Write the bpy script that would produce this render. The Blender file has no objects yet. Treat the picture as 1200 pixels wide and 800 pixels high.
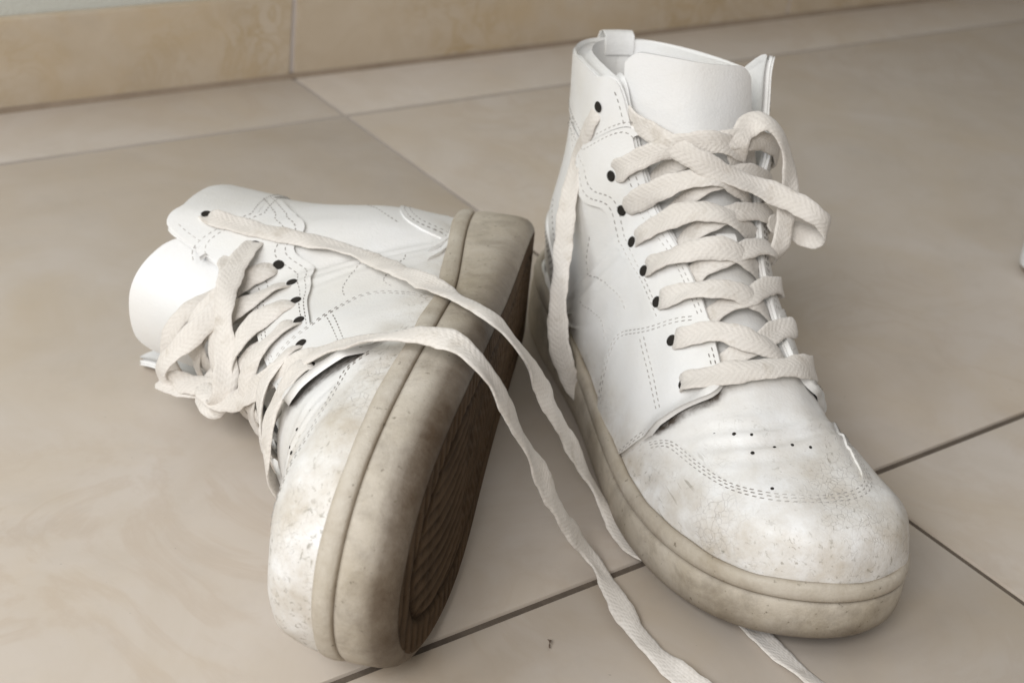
import bpy, math, random
import numpy as np
from mathutils import Matrix, Vector
from mathutils.geometry import delaunay_2d_cdt

# ======================= camera, world, lights, exposure =======================
scene = bpy.context.scene
COL = scene.collection
CAM_POS = Vector((0.0, 0.0, 0.3557))
CAM_R, CAM_U, CAM_F = Vector((0.8047, -0.5815, 0.11968)), Vector((0.20828, 0.46528, 0.86031)), Vector((0.55595, 0.66736, -0.49552))
cam_data = bpy.data.cameras.new('camera'); cam = bpy.data.objects.new('camera', cam_data); COL.objects.link(cam)
cam.matrix_world = Matrix(((CAM_R.x, CAM_U.x, -CAM_F.x, CAM_POS.x), (CAM_R.y, CAM_U.y, -CAM_F.y, CAM_POS.y),
                           (CAM_R.z, CAM_U.z, -CAM_F.z, CAM_POS.z), (0, 0, 0, 1)))
cam_data.sensor_width = 36.0; cam_data.lens = 51.0; cam_data.clip_start = .02; cam_data.clip_end = 60
cam_data.dof.use_dof = True; cam_data.dof.focus_distance = .535; cam_data.dof.aperture_fstop = 14.0
scene.camera = cam
world = bpy.data.worlds.new('World'); scene.world = world; world.use_nodes = True
bg = world.node_tree.nodes['Background']; bg.inputs[0].default_value = (1.0, .955, .90, 1); bg.inputs[1].default_value = .28
def area_light(name, loc, target, size, power, color):
    d = bpy.data.lights.new(name, 'AREA'); d.shape = 'RECTANGLE'; d.size, d.size_y = size; d.energy = power; d.color = color
    o = bpy.data.objects.new(name, d); COL.objects.link(o); o.location = loc
    o.rotation_euler = (Vector(target)-Vector(loc)).to_track_quat('-Z', 'Y').to_euler(); return o
area_light('window_light', (-.80, .55, .95), (.36, .42, 0), (.7, .7), 8.0, (.91, .955, 1.0))
area_light('room_light', (-.64, -.20, .88), (.37, .38, 0), (.5, .5), 11.5, (1.0, .985, .97))
scene.view_settings.view_transform = 'Standard'; scene.view_settings.look = 'None'
scene.view_settings.exposure = 0.06; scene.view_settings.gamma = 1.0



# ======================= materials =======================
def new_mat(name):
    m = bpy.data.materials.new(name); m.use_nodes = True; nt = m.node_tree
    b = nt.nodes['Principled BSDF']; return m, nt, b
def node(nt, kind, **kw):
    n = nt.nodes.new(kind)
    for k, v in kw.items():
        if k in n.inputs: n.inputs[k].default_value = v
        else: setattr(n, k, v)
    return n
def link(nt, a, b): nt.links.new(a, b)
def noise(nt, co, scale, detail=4, rough=.55, dist=0.0):
    n = node(nt, 'ShaderNodeTexNoise', Scale=scale, Detail=detail, Roughness=rough, Distortion=dist); link(nt, co, n.inputs['Vector']); return n.outputs['Fac']
def ramp(nt, fac, stops, interp='LINEAR'):
    r = node(nt, 'ShaderNodeValToRGB'); r.color_ramp.interpolation = interp; e = r.color_ramp.elements
    while len(e) < len(stops): e.new(.5)
    for i, (p, c) in enumerate(stops):
        e[i].position = p; e[i].color = (c, c, c, 1) if isinstance(c, (int, float)) else (*c, 1)
    link(nt, fac, r.inputs[0]); return r.outputs[0]
def mix(nt, fac, a, b, mode='MIX'):
    m = node(nt, 'ShaderNodeMix', data_type='RGBA', blend_type=mode)
    if isinstance(fac, (int, float)): m.inputs[0].default_value = fac
    else: link(nt, fac, m.inputs[0])
    for s, v in ((6, a), (7, b)):
        if isinstance(v, tuple): m.inputs[s].default_value = (*v, 1)
        else: link(nt, v, m.inputs[s])
    return m.outputs[2]
def mul(nt, a, b, op='MULTIPLY'):
    m = node(nt, 'ShaderNodeMath', operation=op)
    for s, v in ((0, a), (1, b)):
        if isinstance(v, (int, float)): m.inputs[s].default_value = v
        else: link(nt, v, m.inputs[s])
    return m.outputs[0]
def bump(nt, h, strength, dist, prev=None):
    b = node(nt, 'ShaderNodeBump', Strength=strength, Distance=dist); link(nt, h, b.inputs['Height'])
    if prev is not None: link(nt, prev, b.inputs['Normal'])
    return b.outputs[0]
def coords(nt, which='Object'): return node(nt, 'ShaderNodeTexCoord').outputs[which]
def attr(nt, name): return node(nt, 'ShaderNodeAttribute', attribute_name=name).outputs['Fac']

def leather(name, base, dirt=1.0):
    m, nt, b = new_mat(name); co = coords(nt)
    tone = noise(nt, co, 28, 4); col = mix(nt, ramp(nt, tone, [(.3, 0.), (.7, 1.)]), base, tuple(c*k for c, k in zip(base, (.95, .945, .925))))
    col = mix(nt, mul(nt, ramp(nt, noise(nt, co, 16, 5, .6), [(.42, 0.), (.72, 1.)]), .45), col, tuple(c*k for c, k in zip(base, (.97, .925, .84))))
    wear = attr(nt, 'wear')
    # general grime where the shoe is worn, broken up by noise
    g = mul(nt, mul(nt, ramp(nt, noise(nt, co, 45, 6, .65), [(.34, 0.), (.66, 1.)]), wear), .85*dirt)
    col = mix(nt, g, col, (.50, .44, .355))
    # small dark flecks and scuffs
    fl = ramp(nt, noise(nt, co, 420, 4, .65, .8), [(.575, 0.), (.655, 1.)])
    fl = mul(nt, mul(nt, fl, ramp(nt, noise(nt, co, 42, 3), [(.44, 0.), (.60, 1.)])), ramp(nt, wear, [(.25, 0.), (.8, 1.)]))
    col = mix(nt, mul(nt, fl, .55*dirt), col, (.17, .15, .10))
    mpg = node(nt, 'ShaderNodeMapping'); link(nt, co, mpg.inputs[0]); mpg.inputs['Rotation'].default_value = (.4, .2, .9); mpg.inputs['Scale'].default_value = (1, .09, 1)
    sc_ = mul(nt, ramp(nt, noise(nt, mpg.outputs[0], 520, 3, .6, .3), [(.615, 0.), (.66, 1.)]), mul(nt, ramp(nt, noise(nt, co, 33, 3), [(.50, 0.), (.66, 1.)]), ramp(nt, wear, [(.2, .05), (.7, 1.)])))
    col = mix(nt, mul(nt, sc_, .6*dirt), col, (.24, .21, .16))
    # fine dark cracks on the worn toe
    vo = node(nt, 'ShaderNodeTexVoronoi', feature='DISTANCE_TO_EDGE', Scale=330.0); 
    wob = node(nt, 'ShaderNodeTexNoise', Scale=120.0, Detail=3.0); link(nt, co, wob.inputs['Vector'])
    va = node(nt, 'ShaderNodeVectorMath', operation='MULTIPLY_ADD'); link(nt, wob.outputs['Color'], va.inputs[0]); va.inputs[1].default_value = (.006,)*3; link(nt, co, va.inputs[2])
    link(nt, va.outputs[0], vo.inputs['Vector'])
    ck = ramp(nt, vo.outputs['Distance'], [(.0, 1.), (.035, 0.)])
    ck = mul(nt, mul(nt, ck, ramp(nt, noise(nt, co, 30, 3), [(.47, 0.), (.62, 1.)])), ramp(nt, wear, [(.35, 0.), (.85, 1.)]))
    col = mix(nt, mul(nt, ck, .18*dirt), col, (.22, .19, .14))
    sm = mul(nt, attr(nt, 'seam'), ramp(nt, noise(nt, co, 130, 5, .7, .5), [(.30, .35), (.60, 1.)])); col = mix(nt, sm, col, (.075, .055, .038))  # shade of the panel slit, plus grime, put into the leather colour
    link(nt, col, b.inputs['Base Color'])
    b.inputs['Roughness'].default_value = .46; b.inputs['Specular IOR Level'].default_value = .38
    link(nt, ramp(nt, noise(nt, co, 60, 4), [(.3, .38), (.7, .56)]), b.inputs['Roughness'])
    v2 = node(nt, 'ShaderNodeTexVoronoi', Scale=900.0); link(nt, co, v2.inputs['Vector'])
    n0 = bump(nt, noise(nt, co, 260, 5, .65), .22, .0006); n1 = bump(nt, v2.outputs['Distance'], .16, .0004, n0)
    n2 = bump(nt, noise(nt, co, 70, 5, .6), .30, .0008, n1)
    n3 = bump(nt, mul(nt, ck, -1.), .5, .0006, n2)
    link(nt, n3, b.inputs['Normal'])
    return m
M = {}
M['leather'] = leather('white_leather', (.82, .82, .82))
M['lining'] = leather('lining', (.74, .72, .68), .4)
def rubber(name, base, dark, rough, k, spec=.3):
    m, nt, b = new_mat(name); co = coords(nt)
    a = ramp(nt, noise(nt, co, 22, 6, .68), [(.32, 0.), (.70, 1.)])
    col = mix(nt, a, base, tuple(c*f for c, f in zip(base, (.70, .66, .58))))
    g = mul(nt, ramp(nt, noise(nt, co, 70, 6, .7, .4), [(.45, 0.), (.72, 1.)]), k)
    col = mix(nt, g, col, dark)
    wear = attr(nt, 'wear'); col = mix(nt, mul(nt, wear, ramp(nt, noise(nt, co, 34, 5, .7), [(.25, .70), (.62, 1.)])), col, dark)
    sp = ramp(nt, noise(nt, co, 420, 3), [(.66, 0.), (.72, 1.)]); col = mix(nt, mul(nt, sp, .6), col, (.10, .08, .05))
    link(nt, col, b.inputs['Base Color']); b.inputs['Roughness'].default_value = rough; b.inputs['Specular IOR Level'].default_value = spec
    n1 = bump(nt, noise(nt, co, 380, 5, .75), .45, .0009); n2 = bump(nt, noise(nt, co, 60, 4), .25, .0015, n1); link(nt, n2, b.inputs['Normal'])
    return m
M['rubber'] = rubber('yellowed_rubber', (.60, .55, .475), (.075, .049, .029), .55, .42)
M['foxing'] = rubber('foxing_rubber', (.60, .555, .485), (.25, .19, .125), .52, .36)
M['outsole'] = rubber('brown_outsole', (.110, .072, .043), (.014, .008, .004), .75, .55, .12)
def plain(name, base, rough=.6, spec=.3):
    m, nt, b = new_mat(name); b.inputs['Base Color'].default_value = (*base, 1); b.inputs['Roughness'].default_value = rough; b.inputs['Specular IOR Level'].default_value = spec
    return m
def thread_mat():
    m, nt, b = new_mat('stitch_thread'); co = coords(nt)
    link(nt, mix(nt, ramp(nt, noise(nt, co, 25, 3), [(.4, 0.), (.62, 1.)]), (.55, .53, .50), (.19, .17, .15)), b.inputs['Base Color']); b.inputs['Roughness'].default_value = .8
    return m
M['thread'] = thread_mat()
M['hole_shade'] = plain('hole_shade_black', (.02, .017, .014), .8)  # near-black colour stands in for the shade inside punched holes
def lace_mat():
    m, nt, b = new_mat('cotton_lace'); co = coords(nt); uv = coords(nt, 'UV')
    a = ramp(nt, noise(nt, co, 40, 5, .65), [(.3, 0.), (.72, 1.)])
    col = mix(nt, a, (.80, .762, .715), (.68, .638, .585))
    d = mul(nt, ramp(nt, noise(nt, co, 75, 6, .7), [(.55, 0.), (.78, 1.)]), .55); col = mix(nt, d, col, (.36, .30, .22))
    lc = mix(nt, mul(nt, attr(nt, 'wear'), .6), col, (.38, .31, .22))
    b.inputs['Roughness'].default_value = .9; b.inputs['Specular IOR Level'].default_value = .12
    b.inputs['Sheen Weight'].default_value = .25
    sx_ = node(nt, 'ShaderNodeSeparateXYZ'); link(nt, uv, sx_.inputs[0]); ab = mul(nt, sx_.outputs[0], 0.0, 'ABSOLUTE'); cx_ = node(nt, 'ShaderNodeCombineXYZ'); link(nt, ab, cx_.inputs[0]); link(nt, sx_.outputs[1], cx_.inputs[1])
    w1 = node(nt, 'ShaderNodeTexWave', wave_type='BANDS', bands_direction='DIAGONAL', Scale=230.0, Distortion=2.0); link(nt, cx_.outputs[0], w1.inputs['Vector'])
    w2 = node(nt, 'ShaderNodeTexWave', wave_type='BANDS', bands_direction='X', Scale=260.0, Distortion=.8); link(nt, uv, w2.inputs['Vector'])
    wv_ = mul(nt, w1.outputs['Fac'], mul(nt, w2.outputs['Fac'], .5), 'ADD')
    col2 = mix(nt, mul(nt, ramp(nt, wv_, [(.2, 1.), (.9, 0.)]), .09), lc, tuple([.30, .26, .21])); link(nt, col2, b.inputs['Base Color'])
    n1 = bump(nt, wv_, .22, .0004); n2 = bump(nt, noise(nt, co, 700, 4, .75), .55, .0006, n1); n3 = bump(nt, noise(nt, co, 130, 3, .6), .35, .0012, n2); link(nt, n3, b.inputs['Normal'])
    return m
M['lace'] = lace_mat()
def tile_mat(name, base, vein, amt, scale):
    m, nt, b = new_mat(name); co = coords(nt, 'Object'); inf = node(nt, 'ShaderNodeObjectInfo')
    off = node(nt, 'ShaderNodeVectorMath', operation='MULTIPLY_ADD'); link(nt, inf.outputs['Random'], off.inputs[0]); off.inputs[1].default_value = (7, 3, 5); link(nt, co, off.inputs[2]); co = off.outputs[0]
    a = ramp(nt, noise(nt, co, 11*scale, 7, .62, 1.0), [(.32, 0.), (.68, 1.)])
    col = mix(nt, a, base, tuple(c*k for c, k in zip(base, (.905, .875, .82))))
    v = ramp(nt, noise(nt, co, 12*scale, 6, .6, 1.8), [(.44, 0.), (.50, 1.), (.56, 0.)])
    v = mul(nt, mul(nt, v, ramp(nt, noise(nt, co, 4*scale, 3), [(.42, 0.), (.68, 1.)])), amt)
    col = mix(nt, v, col, vein)
    p = mul(nt, ramp(nt, noise(nt, co, 8*scale, 5, .6, .8), [(.48, 0.), (.75, 1.)]), amt*.9); col = mix(nt, p, col, tuple(c*k for c, k in zip(base, (.92, .83, .66))))
    # faint foot grime
    g = mul(nt, ramp(nt, noise(nt, co, 26, 6, .7), [(.52, 0.), (.8, 1.)]), .22); col = mix(nt, g, col, tuple(c*.66 for c in base))
    sp = ramp(nt, noise(nt, co, 330, 2), [(.765, 0.), (.80, 1.)]); col = mix(nt, mul(nt, sp, .35), col, (.16, .13, .10))
    link(nt, col, b.inputs['Base Color']); link(nt, ramp(nt, noise(nt, co, 18, 4), [(.3, .34), (.7, .48)]), b.inputs['Roughness']); b.inputs['Specular IOR Level'].default_value = .4
    n1 = bump(nt, noise(nt, co, 90, 4), .05, .0006); link(nt, n1, b.inputs['Normal'])
    return m
M['tile'] = tile_mat('floor_tile', (.575, .518, .462), (.48, .395, .315), .50, 1.0)
M['skirt'] = tile_mat('skirting_tile', (.56, .475, .37), (.40, .28, .13), .75, 2.2)
def grout_mat(name, a, c2):
    m, nt, b = new_mat(name); co = coords(nt)
    link(nt, mix(nt, ramp(nt, noise(nt, co, 35, 5, .7), [(.3, 0.), (.7, 1.)]), a, c2), b.inputs['Base Color']); b.inputs['Roughness'].default_value = .9
    link(nt, bump(nt, noise(nt, co, 500, 3), .5, .001), b.inputs['Normal']); return m
M['grout'] = grout_mat('grout', (.085, .065, .05), (.16, .13, .10))
M['grout_pale'] = grout_mat('pale_grout', (.44, .39, .345), (.36, .315, .275))
M['grout_white'] = grout_mat('white_grout', (.60, .55, .52), (.54, .49, .46))
M['grout_brown'] = grout_mat('brown_grout', (.30, .235, .175), (.23, .175, .125))
M['wall'] = grout_mat('wall_paint', (.62, .63, .58), (.60, .61, .56))
M['white'] = plain('white_lacquer', (.78, .79, .80), .4)
M['crumb'] = plain('dry_leaf', (.16, .12, .09), .9)

# ---------- spline helpers ----------
def cspline(xs, ys):
    """natural cubic spline through (xs, ys); ys may be (n,d)"""
    xs = np.asarray(xs, float); ys = np.asarray(ys, float)
    if ys.ndim == 1: ys = ys[:, None]; flat = True
    else: flat = False
    n = len(xs); h = np.diff(xs)
    A = np.zeros((n, n)); R = np.zeros((n, ys.shape[1])); A[0, 0] = A[-1, -1] = 1
    for i in range(1, n-1):
        A[i, i-1] = h[i-1]; A[i, i] = 2*(h[i-1]+h[i]); A[i, i+1] = h[i]
        R[i] = 6*((ys[i+1]-ys[i])/h[i]-(ys[i]-ys[i-1])/h[i-1])
    M = np.linalg.solve(A, R)
    def f(q):
        q = np.atleast_1d(np.asarray(q, float))
        i = np.clip(np.searchsorted(xs, q)-1, 0, n-2); H = h[i][:, None]
        a = (xs[i+1]-q)[:, None]; b = (q-xs[i])[:, None]
        o = (M[i]*a**3+M[i+1]*b**3)/(6*H)+(ys[i]/H-M[i]*H/6)*a+(ys[i+1]/H-M[i+1]*H/6)*b
        return o[:, 0] if flat else o
    return f
def smooth_line(pts, n, closed=False):
    """resample a cubic through pts to n evenly spaced points"""
    p = np.asarray(pts, float)
    if closed: p = np.vstack([p[-4:], p, p[:5]])
    d = np.r_[0, np.cumsum(np.linalg.norm(np.diff(p, axis=0), axis=1)**.5)]
    f = cspline(d, p)
    a, b = (d[4], d[-5]) if closed else (d[0], d[-1])
    q = f(np.linspace(a, b, n*12))
    L = np.r_[0, np.cumsum(np.linalg.norm(np.diff(q, axis=0), axis=1))]
    s = np.linspace(0, L[-1], n+1)[:-1] if closed else np.linspace(0, L[-1], n)
    return np.stack([np.interp(s, L, q[:, k]) for k in range(p.shape[1])], 1)
# ---------- the shoe (right foot: +x lateral, +y toe, +z up, metres) ----------
LAT = [(.020,.003),(.033,.017),(.039,.045),(.041,.080),(.043,.115),(.048,.150),(.053,.185),(.054,.215),(.049,.245),(.037,.269),(.018,.284)]
MED = [(-.028,.283),(-.042,.266),(-.049,.240),(-.050,.212),(-.045,.180),(-.038,.145),(-.035,.110),(-.035,.075),(-.035,.045),(-.031,.017),(-.019,.003)]
OUT = smooth_line([(0,-.001)]+LAT+[(-.006,.290)]+MED, 240, True)
def out_x(y, side):
    o = OUT[OUT[:, 0]*side > -.007]
    m = [(yy, xx) for xx, yy in (LAT if side > 0 else MED)] + ([(0, 0), (.290, -.006)])
    m.sort(); a = np.array(m)
    return np.interp(y, a[:, 0], a[:, 1])
def spring(y):
    y = np.asarray(y, float)
    return .011*np.clip((y-.175)/.115, 0, 1)**2 + .003*np.clip((.03-y)/.03, 0, 1)**2
def rise(y):
    t = np.clip((.155-np.asarray(y, float))/.13, 0, 1); return .0095*t*t*(3-2*t)      # the sole is thicker under the heel
INS = .0045
LEAN = -0.0011
# station: v, C(y,z), T(x,y,z), back point (y,z), thetaE, w scale/abs (lat, med) or None, exponent a
ST = [
 (0.00, (0.236, 0.0255), (-0.006, 0.285, 0.027), None, 0, None, 0.95),
 (0.07, (0.22, 0.0255), (-0.006, 0.2795, 0.047), None, 0, None, 0.85),
 (0.15, (0.203, 0.0255), (-0.005, 0.263, 0.0565), None, 0, None, 0.74),
 (0.24, (0.185, 0.0255), (-0.004, 0.236, 0.0625), None, 0, None, 0.76),
 (0.34, (0.165, 0.026), (-0.003, 0.208, 0.072), None, 0, None, 0.85),
 (0.43, (0.142, 0.027), (-0.002, 0.183, 0.085), None, 0, None, 0.90),
 (0.51, (0.118, 0.0275), (-0.001, 0.162, 0.098), None, 0, None, 0.95),
 (0.59, (0.092, 0.028), (0.0, 0.144, 0.111), None, 0, None, 1.00),
 (0.635, (0.080, 0.028), (0.0, 0.1370, 0.1175), (0.0035, 0.026), -22, None, 1.00),
 (0.68, (0.069, 0.0285), (0.0, 0.1300, 0.1250), (0.0035, 0.026), -55, None, 1.00),
 (0.725, (0.060, 0.031), (0.0, 0.1230, 0.1330), (0.0030, 0.028), -90, None, 1.00),
 (0.765, (0.0585, 0.055), (0.0, 0.1180, 0.1425), (0.0000, 0.045), -90, (0.0380, 0.0350), 0.97),
 (0.81, (0.0585, 0.0787), (0.0, 0.1137, 0.1525), (-0.0005, 0.0638), -90, (0.0389, 0.0359), 0.95),
 (0.88, (0.066, 0.1122), (0.0, 0.1088, 0.1678), (0.0013, 0.0946), -90, (0.0376, 0.0351), 0.92),
 (0.94, (0.0706, 0.1389), (0.0, 0.1057, 0.181), (-0.0002, 0.1227), -90, (0.0378, 0.0358), 0.90),
 (1.00, (0.0733, 0.1616), (0.0, 0.1036, 0.1933), (-0.0066, 0.1499), -90, (0.039, 0.0375), 0.90),
 (1.12, (0.0796, 0.199), (0.0, 0.1015, 0.2238), (-0.0154, 0.1873), -90, (0.0405, 0.0395), 0.90)]
def _stations(uq):
    uq = np.asarray(uq, float); s = np.where(uq >= 0, 1., -1.); a = np.abs(uq); G = []
    for v, C, T, B, tE, w, ex in ST:
        th = np.radians(90-90*a+tE*a**3)
        if w is None: wl, wm = out_x(C[0], 1)-INS, -out_x(C[0], -1)-INS
        else: wl, wm = w
        W = np.where(s > 0, wl, wm); c = np.cos(th); sn = np.sin(th)
        x = T[0]*np.clip(sn, 0, 1)**.5 + s*W*np.abs(c)**ex
        up = np.clip(sn, 0, 1); y = C[0]+(T[1]-C[0])*up; z = C[1]+(T[2]-C[1])*up
        if B is not None:
            dn = np.clip(-sn, 0, 1); y = y+(B[0]-C[0])*dn; z = z+(B[1]-C[1])*dn
            if w is None:                                   # follow the sole outline round the heel
                xo = np.where(s > 0, out_x(np.maximum(y-INS, 0), 1), -out_x(np.maximum(y-INS, 0), -1))*.885
                x = np.where(dn > 0, s*xo, x)
        z = z+(spring(y)+rise(y))*np.clip(1-(z-.03)/.05, 0, 1)
        x = x-.015*math.exp(-((v-.72)/.25)**2)*np.exp(-((uq+.36)/.26)**2)   # the loosened inner facing stands off
        x = x+LEAN*np.clip((z-.045)/.10, 0, 1.5)**1.3      # the soft shaft leans outwards
        G.append(np.stack([x, y, z], -1))
    return np.array(G)
VS = np.array([s[0] for s in ST])
NU = 241; UG = np.linspace(-1, 1, NU); NV = 449; VG = np.linspace(0, 1.12, NV)
_f = cspline(VS, _stations(UG).reshape(len(ST), -1))
GRID = _f(VG).reshape(NV, NU, 3)
def S(u, v):
    u = np.atleast_1d(np.asarray(u, float)); v = np.atleast_1d(np.asarray(v, float)); u, v = np.broadcast_arrays(u, v)
    a = np.clip((u+1)/2*(NU-1), 0, NU-1.0001); b = np.clip(v/1.12*(NV-1), 0, NV-1.0001)
    i = a.astype(int); j = b.astype(int); fa = (a-i)[..., None]; fb = (b-j)[..., None]
    return (GRID[j, i]*(1-fa)+GRID[j, i+1]*fa)*(1-fb)+(GRID[j+1, i]*(1-fa)+GRID[j+1, i+1]*fa)*fb
def N(u, v):
    e = .012
    u = np.atleast_1d(np.asarray(u, float)); v = np.atleast_1d(np.asarray(v, float))
    du = S(np.clip(u+e, -1, 1), v)-S(np.clip(u-e, -1, 1), v); dv = S(u, np.clip(v+e, 0, 1.12))-S(u, np.clip(v-e, 0, 1.12))
    n = np.cross(dv, du); l = np.linalg.norm(n, axis=-1, keepdims=True); n = n/np.maximum(l, 1e-12)
    return n


# ======================= mesh helpers =======================
def mesh_obj(name, verts, faces, mat, parent=None, smooth=True, wear=None, uv=None, sharp=None):
    me = bpy.data.meshes.new(name); me.from_pydata([tuple(map(float, v)) for v in verts], [], [tuple(map(int, f)) for f in faces])
    if wear is not None:
        a = me.attributes.new('wear', 'FLOAT', 'POINT'); a.data.foreach_set('value', np.asarray(wear, np.float32))
    if uv is not None:
        l = me.uv_layers.new(name='UVMap'); li = np.zeros(len(me.loops), int); me.loops.foreach_get('vertex_index', li)
        l.data.foreach_set('uv', np.asarray(uv, np.float32)[li].ravel())
    if smooth: me.polygons.foreach_set('use_smooth', [True]*len(me.polygons))
    me.materials.append(mat); me.update()
    if sharp is not None and smooth: me.set_sharp_from_angle(angle=math.radians(sharp))
    o = bpy.data.objects.new(name, me); COL.objects.link(o)
    if parent is not None: o.parent = parent
    return o
def tag(o, label=None, cat=None, group=None, kind=None):
    for k, v in (('label', label), ('category', cat), ('group', group), ('kind', kind)):
        if v: o[k] = v
    return o
def grid_faces(nr, nc, close=False, base=0):
    F = []
    for i in range(nr-1):
        for j in range(nc if close else nc-1):
            k = (j+1) % nc; F.append((base+i*nc+j, base+i*nc+k, base+(i+1)*nc+k, base+(i+1)*nc+j))
    return F

# ======================= floor, skirting, wall =======================
WALL_Y, ROW_Y, FRONT_Y, COL_X = .8383, .7648, .3148, .4704
SK_H = .0573
def tile_mesh(name, sx, sy, sz, bev=.0012):
    v, f = [], []
    for z, i in ((-sz, 0), (-bev, 0), (-bev*.3, bev*.3), (0, bev)):
        v += [(-sx/2+i, -sy/2+i, z), (sx/2-i, -sy/2+i, z), (sx/2-i, sy/2-i, z), (-sx/2+i, sy/2-i, z)]
    f = [tuple(reversed(q)) for q in []]+grid_faces(4, 4, True)+[(12, 13, 14, 15), (3, 2, 1, 0)]
    return v, f
def block(name, x0, x1, y0, y1, z0, z1, mat, parent, bev=.0016):
    v, f = tile_mesh(name, x1-x0, y1-y0, z1-z0, bev); o = mesh_obj(name, v, f, mat, parent, True, sharp=40)
    o.location = ((x0+x1)/2, (y0+y1)/2, z1); return o
g = .0016   # half joint
floor = mesh_obj('floor', [(-2.5, -2, -.0016), (3.5, -2, -.0016), (3.5, WALL_Y+.02, -.0016), (-2.5, WALL_Y+.02, -.0016)], [(0, 1, 2, 3)], M['grout'])
tag(floor, 'beige marbled ceramic tile floor with thin joints', 'floor', kind='structure')
xs = [-.9796, -.4963, -.0130, COL_X, .9537+.45, 2.4]
xs = [COL_X-1.45, COL_X-.9667, COL_X-.4833, COL_X, COL_X+.9667, COL_X+1.9]
for i in range(5):
    for j, (y0, y1) in enumerate(((ROW_Y, WALL_Y), (FRONT_Y, ROW_Y), (FRONT_Y-.45, FRONT_Y), (FRONT_Y-.9, FRONT_Y-.45))):
        if i == 2 and False: continue
        block('tile', (xs[i] if i != 2 else xs[i])+g, xs[i+1]-g, y0+g, y1-(g if j else .003), -.008, 0, M['tile'], floor)
# paler, cleaner grout along the wall rows
def strip(x0, x1, y0, y1):
    mesh_obj('joint', [(x0, y0, -.0009), (x1, y0, -.0009), (x1, y1, -.0009), (x0, y1, -.0009)], [(0, 1, 2, 3)], M['grout_pale'], floor)
strip(-.9, 2.3, ROW_Y-g, ROW_Y+g); strip(COL_X-g, COL_X+g, .56, ROW_Y-g); strip(COL_X-g, COL_X+g, ROW_Y+g, WALL_Y-.004)
wall = mesh_obj('wall', [(-2.5, WALL_Y+.008, 0), (3.5, WALL_Y+.008, 0), (3.5, WALL_Y+.008, 1.2), (-2.5, WALL_Y+.008, 1.2)], [(0, 1, 2, 3)], M['wall'])
tag(wall, 'pale painted wall above the tile skirting', 'wall', kind='structure')
sk = bpy.data.objects.new('skirting', None); COL.objects.link(sk); sk.location = (0, 0, 0)
tag(sk, 'yellow beige marbled tile skirting along the foot of the wall', 'skirting', kind='structure')
sx = [COL_X-.98, COL_X-.49, COL_X, COL_X+.487, COL_X+.974, COL_X+1.46]
for i in range(5): block('skirting_tile', sx[i]+.0022, sx[i+1]-.0022, WALL_Y, WALL_Y+.0078, .002, SK_H, M['skirt'], sk)
mesh_obj('joint', [(-1.5, WALL_Y+.0016, .001), (2.3, WALL_Y+.0016, .001), (2.3, WALL_Y+.0016, SK_H-.002), (-1.5, WALL_Y+.0016, SK_H-.002)], [(0, 1, 2, 3)], M['grout_white'], sk)
mesh_obj('joint', [(-1.5, WALL_Y-.0034, -.0006), (2.3, WALL_Y-.0034, -.0006), (2.3, WALL_Y+.0004, .0026), (-1.5, WALL_Y+.0004, .0026)], [(0, 1, 2, 3)], M['grout_brown'], sk)

# ======================= sneakers =======================
US, VSC = .11, .36           # scale of the (u, v) plane, roughly metres
SCALE = 0.9526
rng = np.random.default_rng(7)
def in_poly(p, poly):
    x, y = p[:, 0], p[:, 1]; c = np.zeros(len(p), bool); n = len(poly)
    for i in range(n):
        x1, y1 = poly[i]; x2, y2 = poly[(i+1) % n]
        m = ((y1 > y) != (y2 > y)); xx = (x2-x1)*(y-y1)/((y2-y1) if y2 != y1 else 1e-12)+x1; c ^= m & (x < xx)
    return c
def seg_dist(p, poly):
    d = np.full(len(p), 9.); n = len(poly)
    for i in range(n):
        a = poly[i]; b = poly[(i+1) % n]; ab = b-a; t = np.clip(((p-a)@ab)/max(ab@ab, 1e-14), 0, 1)
        d = np.minimum(d, np.linalg.norm(p-(a+t[:, None]*ab), axis=1))
    return d
def resample(poly, step, closed=True):
    p = np.asarray(poly, float); 
    if closed: p = np.vstack([p, p[:1]])
    o = []
    for a, b in zip(p[:-1], p[1:]):
        n = max(1, int(np.ceil(np.linalg.norm(b-a)/step)))
        o += [a+(b-a)*k/n for k in range(n)]
    if not closed: o.append(p[-1])
    return np.array(o)
def cdt(poly_uv, res):
    """triangulate a (u, v) polygon; returns uv points, tris, boundary index loop"""
    P = np.asarray(poly_uv, float)*[US, VSC]; P = resample(P, res*.8); P = np.clip(P, [-US, 0], [US, 1.12*VSC])
    lo, hi = P.min(0), P.max(0); gx = np.arange(lo[0], hi[0], res); gy = np.arange(lo[1], hi[1], res*.866)
    X, Y = np.meshgrid(gx, gy); X = X+(np.arange(len(gy)) % 2)[:, None]*res/2; q = np.stack([X.ravel(), Y.ravel()], 1)
    q = q[in_poly(q, P)]; q = q[seg_dist(q, P) > res*.5]
    n = len(P); A = np.vstack([P, q])
    vs, es, fs, ov, oe, of = delaunay_2d_cdt([Vector(a) for a in A], [(i, (i+1) % n) for i in range(n)], [], 1, 1e-7)
    vs = np.array([tuple(v) for v in vs]); first = {}
    for i, l in enumerate(ov):
        for k in l: first[k] = i
    loop = [first[i] for i in range(n)]
    ar = 0.5*np.sum(P[:, 0]*np.roll(P[:, 1], -1)-np.roll(P[:, 0], -1)*P[:, 1])
    if ar < 0: loop = loop[::-1]
    T = []
    for f in fs:
        a, b, c = vs[f[0]], vs[f[1]], vs[f[2]]
        T.append(tuple(f) if (b[0]-a[0])*(c[1]-a[1])-(b[1]-a[1])*(c[0]-a[0]) > 0 else (f[0], f[2], f[1]))
    return vs/[US, VSC], T, loop
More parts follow.
